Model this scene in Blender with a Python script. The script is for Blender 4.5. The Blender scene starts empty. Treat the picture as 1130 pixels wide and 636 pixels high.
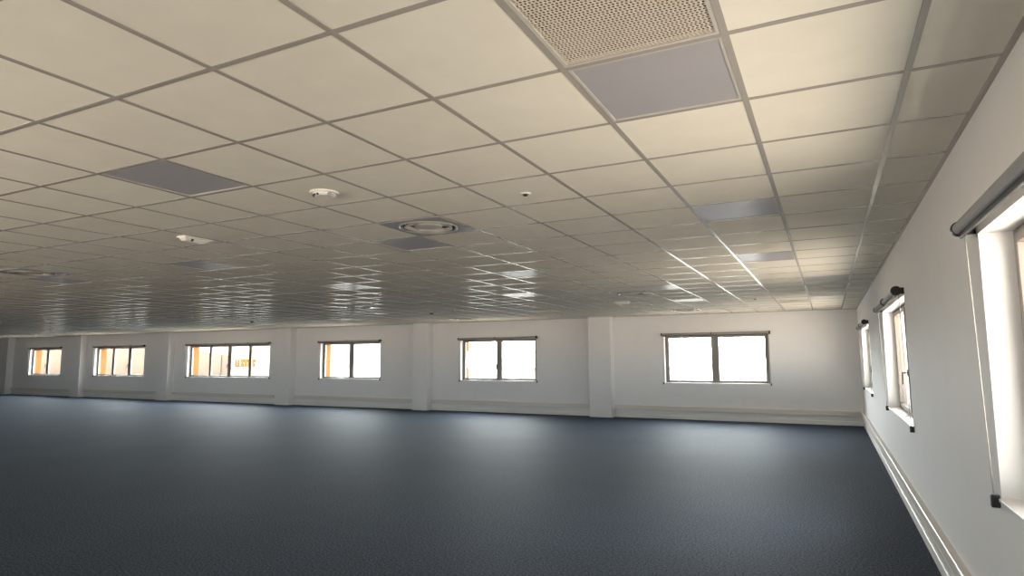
import bpy, bmesh, math, random
from mathutils import Matrix, Vector
random.seed(4)
S = bpy.context.scene
COL = S.collection
PI = math.pi
EYE = 1.561
CEIL = EYE + 1.113        # 2.674
YF = 16.61                # far wall plane
XR = 0.662                # right wall plane
YB = -1.3                 # wall behind the camera
XL = -44.0
X0, Y0, TX, TY = -1.459, 1.558, 0.6, 0.624   # ceiling grid

# ---------------------------------------------------------------- camera
yaw, pit, rol, F = -0.462, 0.112, -0.005, 695.1
cy, sy, cp, sp, cr, sr = math.cos(yaw), math.sin(yaw), math.cos(pit), math.sin(pit), math.cos(rol), math.sin(rol)
fw = Vector((sy*cp, cy*cp, sp)); rt = Vector((cy, -sy, 0)); up = rt.cross(fw)
rt2 = cr*rt + sr*up; up2 = -sr*rt + cr*up
cam_d = bpy.data.cameras.new('camera'); cam = bpy.data.objects.new('camera', cam_d); COL.objects.link(cam)
cam_d.sensor_width = 36; cam_d.lens = F/1130*36; cam_d.clip_end = 500; cam_d.clip_start = 0.02
m = Matrix((rt2, up2, -fw)).transposed().to_4x4(); m.translation = (0, 0, EYE)
cam.matrix_world = m
S.camera = cam

# ---------------------------------------------------------------- world, exposure
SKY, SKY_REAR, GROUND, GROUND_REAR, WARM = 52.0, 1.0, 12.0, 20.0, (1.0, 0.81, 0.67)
S.view_settings.view_transform = 'Standard'; S.view_settings.look = 'None'
S.view_settings.gamma = 1; S.view_settings.use_curve_mapping = False
S.view_settings.exposure = 0.2
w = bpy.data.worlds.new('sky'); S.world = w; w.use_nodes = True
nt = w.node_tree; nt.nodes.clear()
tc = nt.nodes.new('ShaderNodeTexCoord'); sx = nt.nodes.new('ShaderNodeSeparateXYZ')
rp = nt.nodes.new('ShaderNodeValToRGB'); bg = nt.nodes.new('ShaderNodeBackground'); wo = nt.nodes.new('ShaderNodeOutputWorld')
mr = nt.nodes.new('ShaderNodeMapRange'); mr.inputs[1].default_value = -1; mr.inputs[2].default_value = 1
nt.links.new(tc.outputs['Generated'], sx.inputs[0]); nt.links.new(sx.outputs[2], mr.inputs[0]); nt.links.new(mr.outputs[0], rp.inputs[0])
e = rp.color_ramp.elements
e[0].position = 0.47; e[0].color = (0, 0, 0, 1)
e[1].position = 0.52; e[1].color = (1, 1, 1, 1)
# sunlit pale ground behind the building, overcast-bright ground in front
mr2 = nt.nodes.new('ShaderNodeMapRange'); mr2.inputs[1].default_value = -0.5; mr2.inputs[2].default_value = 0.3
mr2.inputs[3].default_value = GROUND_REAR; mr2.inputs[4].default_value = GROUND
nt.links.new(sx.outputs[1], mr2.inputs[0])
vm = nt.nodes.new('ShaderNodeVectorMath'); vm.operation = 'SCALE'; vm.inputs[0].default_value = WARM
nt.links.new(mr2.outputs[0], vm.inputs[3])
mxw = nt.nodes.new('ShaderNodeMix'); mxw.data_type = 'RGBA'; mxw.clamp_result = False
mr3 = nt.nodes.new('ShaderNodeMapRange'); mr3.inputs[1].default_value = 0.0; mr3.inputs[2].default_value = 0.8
mr4 = nt.nodes.new('ShaderNodeMapRange'); mr4.inputs[1].default_value = 0.07; mr4.inputs[2].default_value = 0.2   # bright band added low in the unseen rear sky to light far wall
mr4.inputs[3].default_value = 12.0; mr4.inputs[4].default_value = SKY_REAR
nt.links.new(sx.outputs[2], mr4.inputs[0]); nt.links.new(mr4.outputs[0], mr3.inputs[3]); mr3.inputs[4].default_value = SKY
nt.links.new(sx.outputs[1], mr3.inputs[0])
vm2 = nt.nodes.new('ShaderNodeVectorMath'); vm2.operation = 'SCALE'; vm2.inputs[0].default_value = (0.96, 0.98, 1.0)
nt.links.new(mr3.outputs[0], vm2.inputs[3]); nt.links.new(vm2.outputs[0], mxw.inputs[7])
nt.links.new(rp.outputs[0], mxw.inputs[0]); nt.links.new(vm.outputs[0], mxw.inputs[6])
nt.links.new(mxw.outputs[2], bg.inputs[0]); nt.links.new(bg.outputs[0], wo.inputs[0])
cyc = S.cycles
cyc.max_bounces = 10; cyc.diffuse_bounces = 6; cyc.glossy_bounces = 4; cyc.transparent_max_bounces = 12
cyc.sample_clamp_indirect = 5.0; cyc.use_denoising = True
cyc.caustics_reflective = False; cyc.caustics_refractive = False

# window openings: far wall (x range), right and rear walls
SILL, HEAD = 0.925, 2.135
FAR_WIN = [(-3.825, -1.28, 2), (-10.03, -7.50, 2), (-15.66, -13.10, 2), (-22.53, -18.08, 4), (-28.60, -25.21, 3), (-33.7, -31.15, 2)]
RIGHT_WIN = [(6.83, 9.43), (12.6, 15.2), (0.98, 3.58)]
REAR_WIN = [(-6.7, -2.3), (-12.55, -8.15), (-18.4, -14.0), (-24.2, -19.8)]
def portal(loc, rot, sx_, sy_):
    d = bpy.data.lights.new('window_daylight', 'AREA'); d.shape = 'RECTANGLE'; d.size = sx_; d.size_y = sy_
    d.cycles.is_portal = True
    o = bpy.data.objects.new('window_daylight', d); COL.objects.link(o); o.location = loc; o.rotation_euler = rot
H = HEAD - SILL; ZC = (HEAD + SILL)/2
for a, b, n in FAR_WIN: portal(((a+b)/2, YF+0.22, ZC), (-PI/2, 0, 0), b-a, H)
for a, b in RIGHT_WIN: portal((XR+0.22, (a+b)/2, ZC), (-PI/2, 0, -PI/2), b-a, H)
for a, b in REAR_WIN: portal(((a+b)/2, YB-0.22, ZC), (PI/2, 0, 0), b-a, H)

# ---------------------------------------------------------------- materials
def mat(name, col, rough=0.6, metal=0.0, spec=0.5, noise=0.0, nscale=20.0, bump=0.0, bscale=200.0, sheen=0.0, coat=0.0):
    M = bpy.data.materials.new(name); M.use_nodes = True; N = M.node_tree; b = N.nodes['Principled BSDF']
    b.inputs['Base Color'].default_value = (*col, 1); b.inputs['Roughness'].default_value = rough
    b.inputs['Metallic'].default_value = metal; b.inputs['Specular IOR Level'].default_value = spec
    if sheen: b.inputs['Sheen Weight'].default_value = sheen; b.inputs['Sheen Roughness'].default_value = 0.5
    if coat: b.inputs['Coat Weight'].default_value = coat; b.inputs['Coat Roughness'].default_value = 0.08
    t = N.nodes.new('ShaderNodeTexCoord')
    if noise:
        n = N.nodes.new('ShaderNodeTexNoise'); n.inputs['Scale'].default_value = nscale; n.inputs['Detail'].default_value = 4
        N.links.new(t.outputs['Object'], n.inputs['Vector'])
        r = N.nodes.new('ShaderNodeMapRange'); r.inputs[1].default_value = 0.3; r.inputs[2].default_value = 0.7
        r.inputs[3].default_value = 1-noise; r.inputs[4].default_value = 1+noise
        N.links.new(n.outputs[0], r.inputs[0])
        mx = N.nodes.new('ShaderNodeMix'); mx.data_type = 'RGBA'; mx.blend_type = 'MULTIPLY'; mx.inputs[0].default_value = 1
        mx.inputs[6].default_value = (*col, 1); N.links.new(r.outputs[0], mx.inputs[7])
        N.links.new(mx.outputs[2], b.inputs['Base Color'])
    if bump:
        n = N.nodes.new('ShaderNodeTexNoise'); n.inputs['Scale'].default_value = bscale; n.inputs['Detail'].default_value = 3
        N.links.new(t.outputs['Object'], n.inputs['Vector'])
        bp = N.nodes.new('ShaderNodeBump'); bp.inputs['Strength'].default_value = bump; bp.inputs['Distance'].default_value = 0.003
        N.links.new(n.outputs[0], bp.inputs['Height']); N.links.new(bp.outputs[0], b.inputs['Normal'])
    return M

m_wall = mat('painted_plaster', (0.81, 0.81, 0.81), 0.7, noise=0.012, nscale=3, bump=0.08, bscale=90)
m_tile = mat('mineral_ceiling_tile', (0.74, 0.72, 0.635), 0.8, spec=0.12, noise=0.03, nscale=5, bump=0.10, bscale=160)
m_bar = mat('ceiling_bar_enamel', (0.36, 0.34, 0.31), 0.17, spec=0.7)
m_trunk = mat('trunking_plastic', (0.70, 0.66, 0.61), 0.4)
m_skirt = mat('skirting_white', (0.78, 0.77, 0.74), 0.45)
m_frame = mat('taupe_aluminium', (0.20, 0.18, 0.16), 0.4, noise=0.03, nscale=40)
m_black = mat('black_plastic', (0.012, 0.012, 0.014), 0.35)
m_tube = mat('grey_blind_fabric', (0.27, 0.27, 0.27), 0.6, bump=0.1, bscale=400)
m_wire = mat('steel_wire', (0.35, 0.35, 0.34), 0.35, metal=0.6)
m_sill = mat('white_sill_laminate', (0.82, 0.81, 0.78), 0.35)
m_white = mat('white_plastic', (0.78, 0.77, 0.72), 0.35)
m_opal = mat('opal_acrylic', (0.37, 0.365, 0.385), 0.29, spec=0.7, noise=0.02, nscale=2)
m_pframe = mat('panel_frame_white', (0.48, 0.465, 0.43), 0.3)
m_plate = mat('satin_diffuser_plate', (0.30, 0.30, 0.30), 0.22, spec=0.6)
m_ring = mat('glossy_ring', (0.34, 0.335, 0.32), 0.12, spec=0.8)
m_disc = mat('disc_enamel', (0.50, 0.49, 0.44), 0.4)
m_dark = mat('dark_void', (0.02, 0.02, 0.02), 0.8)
m_perf = mat('perforated_steel', (0.62, 0.57, 0.49), 0.4)
m_plenum = mat('plenum_dark', (0.05, 0.042, 0.03), 0.8)
m_orange = mat('orange_cladding', (0.13, 0.065, 0.024), 0.9, spec=0.0)
m_bldA = mat('peach_cladding', (0.30, 0.235, 0.19), 0.9, spec=0.0, noise=0.06, nscale=0.5)
m_bldB = mat('white_cladding', (0.85, 0.85, 0.85), 0.8)
m_bldC = mat('cream_render', (0.34, 0.31, 0.27), 0.8)
m_sign = mat('orange_sign', (0.42, 0.16, 0.025), 0.9, spec=0.0)
m_yard = mat('yard_concrete', (0.75, 0.72, 0.68), 0.9, noise=0.05, nscale=0.3)

def carpet():
    M = bpy.data.materials.new('blue_grey_carpet'); M.use_nodes = True; N = M.node_tree; b = N.nodes['Principled BSDF']
    t = N.nodes.new('ShaderNodeTexCoord')
    def nz(sc, det):
        n = N.nodes.new('ShaderNodeTexNoise'); n.inputs['Scale'].default_value = sc; n.inputs['Detail'].default_value = det
        N.links.new(t.outputs['Object'], n.inputs['Vector']); return n
    a, c, d = nz(62, 5), nz(150, 2), nz(0.7, 3)
    r = N.nodes.new('ShaderNodeValToRGB'); r.color_ramp.elements[0].position = 0.40; r.color_ramp.elements[1].position = 0.62
    r.color_ramp.elements[0].color = (0.007, 0.0105, 0.0175, 1); r.color_ramp.elements[1].color = (0.066, 0.088, 0.128, 1)
    N.links.new(a.outputs[0], r.inputs[0])
    r2 = N.nodes.new('ShaderNodeMapRange'); r2.inputs[1].default_value = .3; r2.inputs[2].default_value = .7; r2.inputs[3].default_value = .9; r2.inputs[4].default_value = 1.1
    N.links.new(d.outputs[0], r2.inputs[0])
    mx = N.nodes.new('ShaderNodeMix'); mx.data_type = 'RGBA'; mx.blend_type = 'MULTIPLY'; mx.inputs[0].default_value = 1
    N.links.new(r.outputs[0], mx.inputs[6]); N.links.new(r2.outputs[0], mx.inputs[7]); N.links.new(mx.outputs[2], b.inputs['Base Color'])
    bp = N.nodes.new('ShaderNodeBump'); bp.inputs['Strength'].default_value = 0.06; bp.inputs['Distance'].default_value = 0.004
    N.links.new(c.outputs[0], bp.inputs['Height']); N.links.new(bp.outputs[0], b.inputs['Normal'])
    b.inputs['Roughness'].default_value = 0.7; b.inputs['Specular IOR Level'].default_value = 0.06
    b.inputs['Sheen Weight'].default_value = 0.03; b.inputs['Sheen Roughness'].default_value = 0.4
    b.inputs['Sheen Tint'].default_value = (0.75, 0.88, 1, 1)
    return M
m_carpet = carpet()

def glass():
    M = bpy.data.materials.new('window_glass'); M.use_nodes = True; N = M.node_tree; N.nodes.clear()
    o = N.nodes.new('ShaderNodeOutputMaterial'); mx = N.nodes.new('ShaderNodeMixShader'); tr = N.nodes.new('ShaderNodeBsdfTransparent')
    gl = N.nodes.new('ShaderNodeBsdfGlossy'); gl.inputs['Roughness'].default_value = 0.02
    tr.inputs[0].default_value = (0.93, 0.95, 0.94, 1); mx.inputs[0].default_value = 0.06
    N.links.new(tr.outputs[0], mx.inputs[1]); N.links.new(gl.outputs[0], mx.inputs[2]); N.links.new(mx.outputs[0], o.inputs[0])
    return M
m_glass = glass()

# ---------------------------------------------------------------- mesh helpers
def box(bm, x0, x1, y0, y1, z0, z1, mi=0):
    v = [bm.verts.new(p) for p in ((x0,y0,z0),(x1,y0,z0),(x1,y1,z0),(x0,y1,z0),(x0,y0,z1),(x1,y0,z1),(x1,y1,z1),(x0,y1,z1))]
    for f in ((0,3,2,1),(4,5,6,7),(0,1,5,4),(1,2,6,5),(2,3,7,6),(3,0,4,7)):
        q = bm.faces.new([v[i] for i in f]); q.material_index = mi
def tube(bm, p0, p1, r, n=12, r1=None):
    p0, p1 = Vector(p0), Vector(p1); d = (p1-p0); L = d.length; d.normalize()
    M = Matrix.Translation((p0+p1)/2) @ d.to_track_quat('Z', 'Y').to_matrix().to_4x4()
    bmesh.ops.create_cone(bm, cap_ends=True, segments=n, radius1=r, radius2=r if r1 is None else r1, depth=L, matrix=M)
def lathe(bm, prof, n=40, c=(0, 0)):
    rings = []
    for r, z in prof:
        rings.append([bm.verts.new((c[0]+r*math.cos(2*PI*i/n), c[1]+r*math.sin(2*PI*i/n), z)) for i in range(n)] if r > 1e-6 else [bm.verts.new((c[0], c[1], z))])
    for a, b in zip(rings, rings[1:]):
        for i in range(n):
            j = (i+1) % n
            if len(a) == 1 and len(b) > 1: bm.faces.new((a[0], b[j], b[i]))
            elif len(b) == 1 and len(a) > 1: bm.faces.new((a[i], a[j], b[0]))
            elif len(a) > 1: bm.faces.new((a[i], a[j], b[j], b[i]))
def obj(name, bm, mats, parent=None, bevel=0.0, smooth=False, M=None):
    if M is not None: bm.transform(M)
    bmesh.ops.recalc_face_normals(bm, faces=bm.faces)
    me = bpy.data.meshes.new(name); bm.to_mesh(me); bm.free()
    for q in (mats if isinstance(mats, (list, tuple)) else [mats]): me.materials.append(q)
    if smooth: me.shade_smooth()
    o = bpy.data.objects.new(name, me); COL.objects.link(o)
    if parent: o.parent = parent
    if bevel:
        b = o.modifiers.new('bevel', 'BEVEL'); b.width = bevel; b.segments = 2; b.limit_method = 'ANGLE'
    return o
def tag(o, label=None, cat=None, group=None, kind=None):
    for k, v in (('label', label), ('category', cat), ('group', group), ('kind', kind)):
        if v: o[k] = v
    return o
def empty(name, loc=(0, 0, 0), rz=0):
    o = bpy.data.objects.new(name, None); COL.objects.link(o); o.location = loc; o.rotation_euler = (0, 0, rz); o.empty_display_size = 0.1
    return o
def copy_tree(o, parent=None):
    c = o.copy(); COL.objects.link(c); c.parent = parent
    for ch in o.children: copy_tree(ch, c)
    return c
NB = bmesh.new

# ---------------------------------------------------------------- floor, walls
bm = NB(); box(bm, XL-0.4, XR+0.4, YB-0.4, YF+0.4, -0.12, 0)
tag(obj('floor', bm, m_carpet), 'mottled blue grey carpet covering the whole empty room', kind='structure')

def wall_with_holes(name, a0, a1, holes, to3, label, split=0.2, thick=0.5):
    """wall along axis a; depth 0..split is inner plaster with plaster reveals, split..thick is orange outer cladding."""
    bm = NB()
    xs = [a0]
    for h in sorted(holes): xs += [h[0], h[1]]
    xs.append(a1)
    def B(u0, u1, z0, z1):
        for d0, d1, mi in ((0, split, 0), (split, thick, 1)):
            p, q = to3(u0, d0), to3(u1, d1)
            box(bm, min(p[0], q[0]), max(p[0], q[0]), min(p[1], q[1]), max(p[1], q[1]), z0, z1, mi)
    for i in range(0, len(xs), 2): B(xs[i], xs[i+1], -0.12, CEIL+0.4)
    for h in holes:
        B(h[0], h[1], -0.12, SILL); B(h[0], h[1], HEAD, CEIL+0.4)
    o = obj(name, bm, [m_wall, m_orange if name == 'wall_far' else m_wall]); tag(o, label, kind='structure'); return o
wall_with_holes('wall_far', XL, XR, [(a, b) for a, b, n in FAR_WIN], lambda u, d: (u, YF+d), 'long white wall with windows and pillars opposite the camera')
wall_with_holes('wall_right', YB, YF+0.5, RIGHT_WIN, lambda u, d: (XR+d, u), 'white side wall with deep window reveals on the right')
wall_with_holes('wall_rear', XL, XR, REAR_WIN, lambda u, d: (u, YB-d), 'white wall with windows behind the camera')
bm = NB(); box(bm, XL-0.5, XL, YB-0.5, YF+0.5, -0.12, CEIL+0.4); tag(obj('wall_left', bm, m_wall), 'white end wall at the far left of the room', kind='structure')

# pillars against the far wall
COLS = [(-5.818, -5.193, 'white square pillar left of the widest view of the rightmost far window'),
        (-11.617, -11.062, 'white square pillar between the second and third far windows from the right'),
        (-17.466, -16.80, 'white square pillar just right of the long four-pane window'),
        (-23.97, -23.324, 'white square pillar just left of the long four-pane window'),
        (-29.85, -29.20, 'white square pillar left of the three-pane window'),
        (-35.75, -35.10, 'leftmost white square pillar on the far wall')]
for a, b, lab in COLS:
    bm = NB(); box(bm, a, b, YF-0.28, YF+0.05, 0.0, CEIL+0.02)
    tag(obj('pillar', bm, m_wall, bevel=0.006), lab, 'pillar', kind='structure')

# ---------------------------------------------------------------- ceiling
PANELS = [(1, 1, 'large grey ceiling light panel directly beside the perforated grille'),
          (1, 5, 'shiny grey ceiling light panel second from the camera along the right side'),
          (1, 9, 'pale ceiling light panel third from the camera along the right side'),
          (2, 13, 'narrow-looking lilac ceiling light panel nearer of the two in the row next to the right wall'),
          (2, 17, 'bright white ceiling light panel near the right corner beside the brown grille'),
          (-4, 1, 'dark grey ceiling light panel high at the left, nearest one on that side'),
          (-4, 5, 'bluish grey ceiling light panel touching the near round air diffuser'),
          (-4, 9, 'half shining ceiling light panel behind the near round air diffuser'),
          (-9, 5, 'dim grey ceiling light panel behind the emergency light on the left'),
          (-9, 9, 'diamond-shaped pale ceiling light panel shining in front of the third far window'),
          (-2, 13, 'brightest cream ceiling light panel right of the distant round diffuser'),
          (-2, 17, 'pale ceiling light panel middle of the three in line before the rightmost far window'),
          (-2, 21, 'thin pale ceiling light panel closest to the far wall above the rightmost window'),
          (-6, 13, 'faintly shining ceiling light panel ahead of the second far window from the right'),
          (-6, 17, 'thin pale ceiling light panel in front of the pillar right of centre'),
          (-10, 13, 'thin pale ceiling light panel between the reflections of the second and third far windows'),
          (-14, 13, 'pale ceiling light panel left of the distant shiny diffuser above the third far window'),
          (-14, 17, 'thin bright ceiling light panel above the gap right of the third far window'),
          (-19, 17, 'thin pale ceiling light panel above the pillar right of the four-pane window'),
          (-29, 17, 'thin pale ceiling light panel near the pillar left of the four-pane window'),
          (-14, 5, 'dim ceiling light panel at the far left in the row of the emergency light'),]
DIFFS = [(-3, 4, 'large round air diffuser on a grey square plate nearest the camera'),
         (-3, 14, 'distant round air diffuser left of the brightest cream light panel'),
         (-13, 14, 'shiny round air diffuser in the reflection of the third far window'),
         (-23, 14, 'dark distant round air diffuser above the pillar left of the four-pane window'),
         (-3, 21, 'round air diffuser close to the far wall left of the thin pale light panel'),
         (-13, 21, 'round air diffuser close to the far wall above the third pillar from the right'),
         (-13, 4, 'round air diffuser at the far left of the ceiling')]
GRILLES = [(1, 0, 'large perforated beige ceiling grille at the top nearest the camera'),
           (1, 19, 'brown perforated ceiling grille near the right corner left of the bright panel'),
           (-8, 19, 'dark perforated ceiling grille above the second far window from the right'),
           (-18, 19, 'dark perforated ceiling grille above the pillar between the third and four-pane windows')]
taken = {(i, j) for L in (PANELS, DIFFS, GRILLES) for i, j, _ in L}
i0 = math.floor((XL-X0)/TX); j0 = math.floor((YB-Y0)/TY)
bm = NB()
for i in range(i0, 4):
    for j in range(j0, 25):
        if (i, j) in taken: continue
        xa, xb = max(XL, X0+i*TX), min(XR, X0+(i+1)*TX); ya, yb = max(YB, Y0+j*TY), min(YF, Y0+(j+1)*TY)
        if xb-xa < .01 or yb-ya < .01: continue
        z = CEIL+0.0028
        box(bm, xa+.001, xb-.001, ya+.001, yb-.001, z, z+0.015)
ceil = tag(obj('ceiling', bm, m_tile), 'suspended ceiling of white square mineral tiles', kind='structure')
bm = NB(); hw = 0.0125
for i in range(i0+1, 4):
    x = X0+i*TX; box(bm, x-hw, x+hw, YB, YF, CEIL, CEIL+0.007)
for j in range(j0+1, 25):
    y = Y0+j*TY; box(bm, XL, XR, y-hw, y+hw, CEIL+0.0006, CEIL+0.007)
for q in ((XL, XR, YF-.024, YF), (XL, XR, YB, YB+.024), (XR-.024, XR, YB, YF), (XL, XL+.024, YB, YF)):
    box(bm, *q, CEIL-0.0005, CEIL+0.007)
obj('ceiling_grid', bm, m_bar, ceil)
bm = NB(); box(bm, XL-0.4, XR+0.4, YB-0.4, YF+0.4, CEIL+0.4, CEIL+0.6)
tag(obj('roof_slab', bm, m_wall), 'concrete slab above the suspended ceiling', kind='structure')

def cell(i, j): return (X0+(i+.5)*TX, Y0+(j+.5)*TY, CEIL)
cw, ch = TX-0.027, TY-0.027
# light panel
t = empty('ceiling_light_panel')
bm = NB(); fwid = 0.012
for q in ((-cw/2, cw/2, -ch/2, -ch/2+fwid), (-cw/2, cw/2, ch/2-fwid, ch/2), (-cw/2, -cw/2+fwid, -ch/2+fwid, ch/2-fwid), (cw/2-fwid, cw/2, -ch/2+fwid, ch/2-fwid)):
    box(bm, *q, 0.001, 0.02)
obj('panel_frame', bm, m_pframe, t)
bm = NB(); box(bm, -cw/2+fwid, cw/2-fwid, -ch/2+fwid, ch/2-fwid, 0.005, 0.02); obj('light_cover', bm, m_opal, t)
for k, (i, j, lab) in enumerate(PANELS):
    o = t if k == 0 else copy_tree(t)
    o.location = cell(i, j); tag(o, lab, 'ceiling light', 'square ceiling light panels')
# round air diffuser
t = empty('air_diffuser'); R0 = 0.245
bm = NB()
n = 48; inner = []; outer = []
for k in range(n):
    a = 2*PI*k/n; c, s = math.cos(a), math.sin(a); q = 1/max(abs(c)/(TX/2-.003), abs(s)/(TY/2-.003))
    inner.append(bm.verts.new((R0*c, R0*s, -0.001))); outer.append(bm.verts.new((q*c, q*s, -0.001)))
for k in range(n):
    l = (k+1) % n; bm.faces.new((inner[k], inner[l], outer[l], outer[k]))
pl = obj('square_plate', bm, m_plate, t)
sol = pl.modifiers.new('thick', 'SOLIDIFY'); sol.thickness = 0.006; sol.offset = 1
bm = NB(); lathe(bm, [(0.250, 0.002), (0.250, -0.010), (0.244, -0.016), (0.236, -0.014), (0.226, 0.006), (0.222, 0.022), (0.226, 0.024), (0.231, 0.012), (0.250, 0.002)], 64); obj('outer_ring', bm, m_ring, t, smooth=True)
bm = NB(); lathe(bm, [(0.202, -0.006), (0.198, -0.015), (0.192, -0.013), (0.180, 0.012), (0.178, 0.028), (0.182, 0.03), (0.187, 0.013), (0.202, -0.006)], 64); obj('middle_ring', bm, m_ring, t, smooth=True)
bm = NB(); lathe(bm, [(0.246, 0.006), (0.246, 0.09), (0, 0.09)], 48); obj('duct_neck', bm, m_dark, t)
bm = NB(); lathe(bm, [(0.0, -0.006), (0.09, -0.006), (0.104, -0.004), (0.116, 0.002), (0.116, 0.008), (0.0, 0.014)], 48); obj('centre_disc', bm, m_disc, t, smooth=True)
for a in range(4):
    bm = NB(); c, s = math.cos(a*PI/2+.6), math.sin(a*PI/2+.6); tube(bm, (c*.10, s*.10, 0.012), (c*.24, s*.24, 0.02), 0.006, 6)
    obj('spoke_bracket', bm, m_white, t)
for k, (i, j, lab) in enumerate(DIFFS):
    o = t if k == 0 else copy_tree(t)
    o.location = cell(i, j); tag(o, lab, 'air vent', 'round ceiling air diffusers')
# perforated grille
t = empty('perforated_grille')
bm = NB()
for q in ((-cw/2, cw/2, -ch/2, -ch/2+.014), (-cw/2, cw/2, ch/2-.014, ch/2), (-cw/2, -cw/2+.014, -ch/2+.014, ch/2-.014), (cw/2-.014, cw/2, -ch/2+.014, ch/2-.014)):
    box(bm, *q, 0.0, 0.02)
obj('grille_frame', bm, m_pframe, t)
bm = NB(); NX, NY = 38, 40; gx, gy = (cw-.028)/NX, (ch-.028)/NY; ns = 8
for iy in range(NY):
    off = gx/2 if iy % 2 else 0
    for ix in range(NX):
        cx_, cy_ = -cw/2+.014+(ix+.5)*gx, -ch/2+.014+(iy+.5)*gy
        hx = cx_ + (gx*.13 if iy % 2 else -gx*.13)
        ov, iv = [], []
        for (a, b) in ((-1,-1),(0,-1),(1,-1),(1,0),(1,1),(0,1),(-1,1),(-1,0)):
            ov.append(bm.verts.new((cx_+a*gx/2, cy_+b*gy/2, 0.004)))
            L = math.hypot(a, b); iv.append(bm.verts.new((hx+a/L*gx*.35, cy_+b/L*gy*.41, 0.004)))
        for k in range(8):
            l = (k+1) % 8; bm.faces.new((ov[k], ov[l], iv[l], iv[k]))
pp = obj('perforated_plate', bm, m_perf, t)
sol = pp.modifiers.new('thick', 'SOLIDIFY'); sol.thickness = 0.002; sol.offset = 1
bm = NB(); box(bm, -cw/2+.002, cw/2-.002, -ch/2+.002, ch/2-.002, 0.06, 0.08)
for q in ((-cw/2, cw/2, -ch/2, -ch/2+.002), (-cw/2, cw/2, ch/2-.002, ch/2), (-cw/2, -cw/2+.002, -ch/2, ch/2), (cw/2-.002, cw/2, -ch/2, ch/2)): box(bm, *q, 0.02, 0.06)
obj('plenum_box', bm, m_plenum, t)
for k, (i, j, lab) in enumerate(GRILLES):
    o = t if k == 0 else copy_tree(t)
    o.location = cell(i, j); tag(o, lab, 'vent grille', 'perforated ceiling grilles')

def gpos(i, j): return (X0+i*TX, Y0+j*TY, CEIL+0.0028)
# dome detector
t = empty('motion_detector', gpos(-2.51, 2.53))
bm = NB(); lathe(bm, [(0, 0), (0.095, 0), (0.095, -0.006), (0.088, -0.012), (0.0, -0.012)], 40); obj('mounting_ring', bm, m_white, t, smooth=False)
bm = NB(); lathe(bm, [(0.076, -0.011), (0.074, -0.020), (0.062, -0.030), (0.0, -0.030)], 40); obj('sensor_body', bm, m_white, t)
bm = NB()
for k in (-2, -1, 0, 1):
    a = -PI/2 + k*0.42 - 0.3; tube(bm, (0.067*math.cos(a), 0.067*math.sin(a), -0.020), (0.074*math.cos(a), 0.074*math.sin(a), -0.027), 0.008, 8)
obj('sensor_slot', bm, m_dark, t)
bm = NB(); a = -0.35; tube(bm, (0.066*math.cos(a), 0.066*math.sin(a), -0.018), (0.078*math.cos(a), 0.078*math.sin(a), -0.024), 0.014, 12); obj('sensor_lens', bm, m_ring, t)
tag(t, 'round white domed detector on a ceiling tile at the upper left', 'detector')
# small recessed sensor / sprinkler
def sprinkler(i, j, lab, s=1.0):
    t = empty('ceiling_sprinkler', gpos(i, j))
    bm = NB(); lathe(bm, [(0.036*s, 0), (0.034*s, -0.008*s), (0.024*s, -0.010*s), (0.020*s, 0.0)], 28); obj('escutcheon_ring', bm, m_white, t, smooth=True)
    bm = NB(); lathe(bm, [(0, -0.018*s), (0.014*s, -0.018*s), (0.014*s, -0.006*s), (0.020*s, 0.0), (0.0, 0)], 20); obj('sprinkler_head', bm, m_dark, t)
    tag(t, lab, 'sprinkler', 'small round ceiling sprinklers')
sprinkler(-0.53, 3.56, 'small white ringed sprinkler with dark core, nearest on the ceiling')
sprinkler(0.47, 17.94, 'tiny dark sprinkler above the rightmost far window', 1.3)
sprinkler(-10.37, 17.36, 'tiny dark sprinkler on the ceiling left of the second far window from the right', 1.2)
# smoke detectors
def smoke(i, j, lab):
    t = empty('smoke_detector', gpos(i, j))
    bm = NB(); lathe(bm, [(0, 0), (0.055, 0), (0.055, -0.012), (0, -0.012)], 28); obj('detector_base', bm, m_white, t)
    bm = NB(); lathe(bm, [(0.045, -0.012), (0.05, -0.03), (0.036, -0.045), (0, -0.047)], 28); obj('detector_head', bm, m_dark, t, smooth=True)
    tag(t, lab, 'detector', 'distant dark smoke detectors')
smoke(-11.62, 17.72, 'dark round smoke detector above the pillar left of the second window')
smoke(-22.04, 18.02, 'black round smoke detector above the long four-pane window')
# emergency lights
def emergency(i, j, rz, lab):
    t = empty('emergency_light', gpos(i, j), rz)
    bm = NB(); box(bm, -.06, .06, -.145, .145, -.014, 0); obj('base_tray', bm, m_white, t, bevel=.004)
    bm = NB()
    v = []
    for (x, y, z) in ((-.05,-.135,-.014),(.05,-.135,-.014),(.05,.135,-.014),(-.05,.135,-.014),(-.03,-.115,-.042),(.03,-.115,-.042),(.03,.06,-.050),(-.03,.06,-.050)):
        v.append(bm.verts.new((x, y, z)))
    for f in ((0,1,2,3),(4,7,6,5),(0,4,5,1),(1,5,6,2),(2,6,7,3),(3,7,4,0)): bm.faces.new([v[q] for q in f])
    obj('lamp_diffuser', bm, m_white, t, bevel=.006)
    bm = NB(); tube(bm, (.036, -.06, -.036), (.052, -.06, -.028), .010, 10); obj('status_button', bm, m_dark, t)
    tag(t, lab, 'emergency light', 'ceiling emergency lights')
emergency(-6.14, 3.60, 0, 'white oblong emergency light fixed to the ceiling at the left, nearest one')
emergency(-3.58, 16.99, PI/2, 'small white emergency light under the distant diffuser above the rightmost pillar')
emergency(-21.3, 15.7, PI/2, 'small white emergency light in the reflection of the four-pane window')

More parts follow.
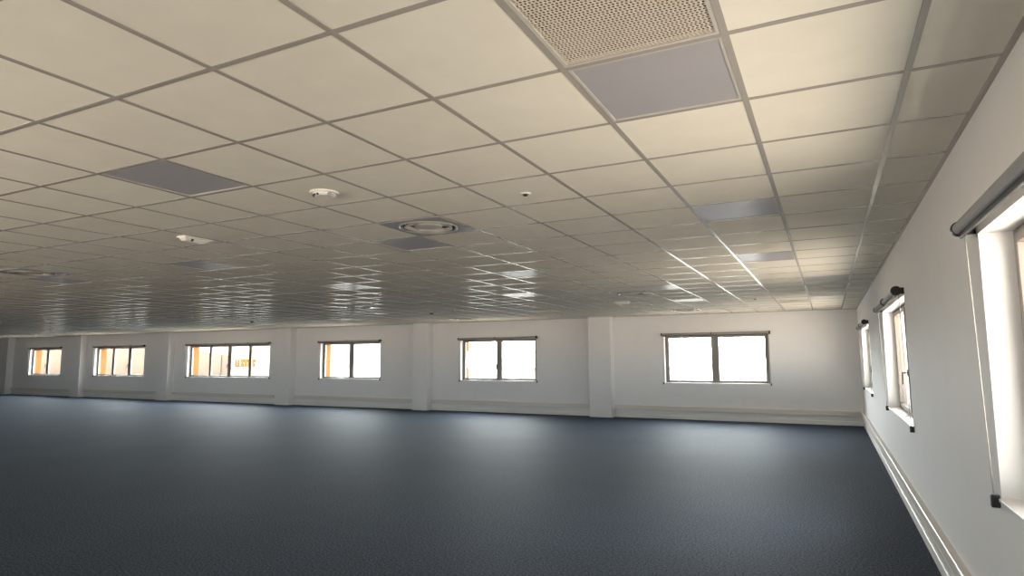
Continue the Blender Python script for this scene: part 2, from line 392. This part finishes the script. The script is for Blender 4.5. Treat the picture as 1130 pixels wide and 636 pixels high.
# ---------------------------------------------------------------- windows
REV = 0.13
def frame_bm(W_, panes, y0, y1):
    """outer frame with a rectangular hole per pane. local x 0..W_, z 0..H, depth y0..y1"""
    bm = NB(); b, tp = 0.035, 0.035
    box(bm, 0, W_, y0, y1, 0, b); box(bm, 0, W_, y0, y1, H-tp, H)
    xs = [0]
    for a, c in panes: xs += [a, c]
    xs.append(W_)
    for k in range(0, len(xs), 2): box(bm, xs[k], xs[k+1], y0, y1, b, H-tp)
    return bm
def make_window(idx, M, W_, panes, handles, label):
    root = empty('window_%d' % idx); root.matrix_world = M
    tag(root, label, kind='structure')
    s = 0.045
    holes = [(a-s+.012, c+s-.012) for a, c in panes]
    obj('window_frame', frame_bm(W_, holes, REV, REV+.07), m_frame, root, bevel=.004)
    for k, (a, c) in enumerate(panes):
        bm = NB(); x0, x1, z0, z1 = a-s, c+s, .02, H-.02
        y0, y1 = REV-.012, REV+.045
        box(bm, x0, x1, y0, y1, z0, z0+s); box(bm, x0, x1, y0, y1, z1-s, z1); box(bm, x0, a, y0, y1, z0+s, z1-s); box(bm, c, x1, y0, y1, z0+s, z1-s)
        sash = obj('window_sash', bm, m_frame, root, bevel=.004)
        bm = NB(); box(bm, a, c, REV+.018, REV+.026, z0+s, z1-s); obj('glass_pane', bm, m_glass, sash)
        if k in handles:
            bm = NB(); hx, hz = c+.022, .46
            box(bm, hx-.014, hx+.014, y0-.010, y0, hz-.035, hz+.035)
            tube(bm, (hx, y0-.005, hz), (hx, y0-.052, hz), .008, 10)
            box(bm, hx-.010, hx+.010, y0-.062, y0-.046, hz-.125, hz+.012)
            obj('window_handle', bm, m_black, sash, bevel=.004)
    bm = NB(); box(bm, 0.001, W_-.001, -.012, REV, -.014, 0.004); obj('window_sill', bm, m_sill, root, bevel=.004)
    return root
def make_blind(M, W_, label, hooks=(0.5,), cord=False):
    root = empty('roller_blind'); root.matrix_world = M
    y, z, r = -.065, H+.035, .030
    e0, e1 = -.05, W_+.03
    bm = NB(); tube(bm, (e0+.02, y, z), (e1-.02, y, z), r, 20); obj('rolled_fabric', bm, m_tube, root, smooth=False)
    bm = NB(); box(bm, e0+.03, e1-.03, y-.006, y+.006, z-r-.022, z-r+.004); obj('bottom_bar', bm, m_black, root, bevel=.003)
    for x, sc in ((e0, 1), (e1, 1.25)):
        bm = NB(); tube(bm, (x-.012, y, z), (x+.022, y, z), .036*sc, 20); box(bm, x-.006, x+.010, y, 0, z-.03, z+.03)
        obj('end_bracket', bm, m_black, root, bevel=.003)
    for h in hooks:
        x = e0+(e1-e0)*h; bm = NB(); n = 14
        pts = [(x, y+(r+.006)*math.cos(a), z+(r+.006)*math.sin(a)) for a in [PI*.35+PI*1.3*k/n for k in range(n+1)]]
        pts = [(x, 0, z+.03)] + pts
        for p, q in zip(pts, pts[1:]): tube(bm, p, q, .008, 8)
        obj('support_hook', bm, m_black, root)
    for x in (e0+.012, e1-.012):
        bm = NB(); tube(bm, (x, y+.02, z), (x, -.02, -.02), .0035, 6); obj('guide_wire', bm, m_wire, root)
        bm = NB(); box(bm, x-.014, x+.014, -.034, 0, -.045, .012); obj('wire_clip', bm, m_black, root, bevel=.004)
    if cord:
        bm = NB(); pts = [(W_*.47+.30*k/10-.1, y+.01, z-.03-.10*math.sin(PI*k/10)-.03*k/10) for k in range(11)]
        for p, q in zip(pts, pts[1:]): tube(bm, p, q, .007, 6)
        obj('hanging_cord', bm, m_wire, root)
    tag(root, label, 'roller blind', 'rolled up blinds above the windows')
def far_M(a): return Matrix.Translation((a, YF, SILL))
def right_M(b): return Matrix.Translation((XR, b, SILL)) @ Matrix.Rotation(-PI/2, 4, 'Z')
def rear_M(b): return Matrix.Translation((b, YB, SILL)) @ Matrix.Rotation(PI, 4, 'Z')
FP = [([(.10, 1.165), (1.355, 2.445)], [0]),
      ([(.10, 1.165), (1.355, 2.43)], [0]),
      ([(.10, 1.165), (1.355, 2.46)], [0]),
      ([(.10, 1.10), (1.22, 2.13), (2.32, 3.25), (3.39, 4.35)], [1]),
      ([(.10, 1.05), (1.20, 2.15), (2.34, 3.29)], [1]),
      ([(.10, 1.165), (1.355, 2.45)], [0])]
FL = ['rightmost window of the far wall with two bright panes', 'second window from the right on the far wall', 'third window from the right on the far wall, orange strip at its left',
      'long four-pane window on the far wall showing an orange sign outside', 'three-pane window on the far wall at the left', 'leftmost two-pane window on the far wall']
BL = ['rolled grey blind with black brackets above the rightmost far window', 'rolled blind above the second far window from the right', 'rolled blind above the third far window from the right',
      'long rolled blind above the four-pane far window', 'rolled blind above the three-pane window left of the pillar', 'rolled blind above the leftmost far window']
for k, ((a, b, n), (panes, hd)) in enumerate(zip(FAR_WIN, FP)):
    make_window(k+1, far_M(a), b-a, panes, hd, FL[k])
    make_blind(far_M(a), b-a, BL[k], (0.48,) if n == 2 else (.25, .5, .75), cord=(n == 4))
RL = ['nearest deep window in the right wall with black handle', 'far window in the right wall beside the corner', 'window in the right wall at the extreme right edge, level with the camera']
RB = ['rolled grey blind with big black end cap over the near right wall window', 'rolled blind over the right wall window next to the corner', 'rolled blind over the right wall window at the picture edge']
for k, (a, b) in enumerate(RIGHT_WIN):
    make_window(k+7, right_M(b), b-a, [(.10, 1.2), (1.39, b-a-.1)], [0], RL[k])
    make_blind(right_M(b), b-a, RB[k], (0.5,))
for k, (a, b) in enumerate(REAR_WIN):
    make_window(k+10, rear_M(b), b-a, [(.10, 1.10), (1.22, 2.13), (2.32, 3.25), (3.39, 4.30)], [0], ['four-pane window behind the camera nearest the right wall', 'second four-pane window behind the camera from the right wall', 'third four-pane window behind the camera from the right wall', 'leftmost four-pane window behind the camera'][k])

# ---------------------------------------------------------------- skirting and cable trunking
def run(name, seg, prof, m_, label, cat=None, axis='x'):
    """prof: list of (depth from wall, z) extruded along the wall"""
    bm = NB(); a, b = seg; A, B_ = [], []
    for d, z in prof:
        A.append(bm.verts.new((a, YF-d, z) if axis == 'x' else (XR-d, a, z))); B_.append(bm.verts.new((b, YF-d, z) if axis == 'x' else (XR-d, b, z)))
    n = len(prof)
    for k in range(n): l = (k+1) % n; bm.faces.new((A[k], A[l], B_[l], B_[k]))
    bm.faces.new(A); bm.faces.new(B_)
    return obj(name, bm, m_)
TP = [(.0005, .205), (.045, .205), (.050, .210), (.050, .245), (.046, .247), (.046, .251), (.050, .253), (.050, .325), (.045, .331), (.0005, .331)]
SP = [(-.002, 0), (.016, 0), (.016, .085), (.010, .092), (-.002, .092)]
segs = []; prev = XR
for a, b, _ in COLS: segs.append((b+.001, prev-.001 if prev == XR else prev-.001)); prev = a
segs.append((XL, prev))
TL = ['beige cable trunking along the foot of the far wall under the rightmost window', 'beige cable trunking on the far wall under the second window from the right',
      'beige cable trunking on the far wall under the third window from the right', 'beige cable trunking on the far wall under the four-pane window',
      'beige cable trunking on the far wall under the three-pane window', 'beige cable trunking on the far wall between the two leftmost pillars', 'beige cable trunking at the far left end of the far wall']
for k, s_ in enumerate(segs):
    o = run('cable_trunking', s_, TP, m_trunk, ''); tag(o, TL[k], 'cable trunking', 'cable trunking runs along the walls')
    o = run('baseboard_far', s_, SP, m_skirt, ''); tag(o, 'white skirting at the foot of the far wall', kind='structure')
o = run('cable_trunking', (YB, YF-.052), TP, m_trunk, '', axis='y'); tag(o, 'long beige cable trunking along the foot of the right wall', 'cable trunking', 'cable trunking runs along the walls')
o = run('baseboard_right', (YB, YF-.018), SP, m_skirt, '', axis='y'); tag(o, 'white skirting at the foot of the right wall', kind='structure')
def socket(x, lab):
    t = empty('power_socket', (x, YF-.050, .288))
    bm = NB(); box(bm, -.075, .075, -.009, 0, -.035, .035); obj('face_plate', bm, m_white, t, bevel=.003)
    for sx_ in (-.037, .037):
        bm = NB(); tube(bm, (sx_, -.0085, 0), (sx_, -.0105, 0), .021, 20); obj('socket_well', bm, m_plenum, t)
    tag(t, lab, 'power socket', 'twin sockets on the trunking')
socket(-17.72, 'small white twin socket on the trunking at the right end under the four-pane window')
socket(-23.16, 'small white twin socket on the trunking at the left end under the four-pane window')

# ---------------------------------------------------------------- outside
D = 88.0; K = D/40.0
def hz(z): return EYE + (z-EYE)*K            # heights as they look from the office floor, one storey up
GZ = -4.0
bm = NB(); box(bm, -330, 90, 24, 190, GZ-.2, GZ); tag(obj('ground', bm, m_yard), 'pale concrete yard outside below the windows', kind='structure')
def placed(name, bm, m_, root):
    for v in bm.verts: v.co -= root.location
    return obj(name, bm, m_, root)
root = empty('building', (-140, D, GZ))
bm = NB(); f_ = [(-187, GZ), (-105.8, GZ), (-105.8, hz(1.95)), (-187, hz(5.35))]
A = [bm.verts.new((x, D, z)) for x, z in f_]; B_ = [bm.verts.new((x, D+38, z)) for x, z in f_]
for k in range(4): l = (k+1) % 4; bm.faces.new((A[k], A[l], B_[l], B_[k]))
bm.faces.new(A); bm.faces.new(B_)
placed('building_wall', bm, m_bldA, root)
bm = NB(); tube(bm, (-49.6*K, D-.15, GZ), (-49.6*K, D-.15, hz(2.0)), .14, 8); placed('downpipe', bm, m_frame, root)
tag(root, 'peach clad building with sloping roofline outside the four-pane window', 'building')
root = empty('warehouse', (-92, D, GZ))
bm = NB(); box(bm, -105.5, -79, D-.3, D+38, GZ, hz(5.2)); placed('warehouse_wall', bm, m_bldB, root)
bm = NB(); box(bm, -105.6, -78.9, D-.5, D+38.1, hz(5.2), hz(5.5)); placed('roof_edge', bm, m_bldB, root)
bm = NB(); yy0, yy1 = D-.45, D-.3
def sbox(xa, xb, za, zb): box(bm, xa*K, xb*K, yy0, yy1, hz(za), hz(zb))
x0, x1, z0, z1 = -47.6, -47.1, .93, 1.62
sbox(x0, x0+.17, z0+.12, z1); sbox(x1-.17, x1, z0+.12, z1); sbox(x0+.05, x1-.05, z0, z0+.16); sbox(x1+.08, x1+.17, z0, z0+.12)
x = -46.85
for k, wd in enumerate((.40, .36, .44, .42)):
    sbox(x, x+wd, z1-.26, z1+.02); sbox(x, x+wd-.06, z0+.04, z0+.30); sbox(x+.04, x+.26, z0+.30, z1-.26)
    x += wd+.05
o = placed('sign_lettering', bm, m_sign, root); o['label'] = 'orange sign letters'
tag(root, 'white warehouse with orange lettering outside the four-pane window', 'building')
root = empty('low_building', (-36, D, GZ))
bm = NB(); box(bm, -42.6, -26, D, D+22, GZ, hz(2.06)); placed('building_wall', bm, m_bldC, root)
bm = NB(); box(bm, -42.8, -25.8, D-.2, D+22.2, hz(2.06), hz(2.16)); placed('roof_edge', bm, m_bldB, root)
tag(root, 'faint cream low building outside the second far window from the right', 'building')
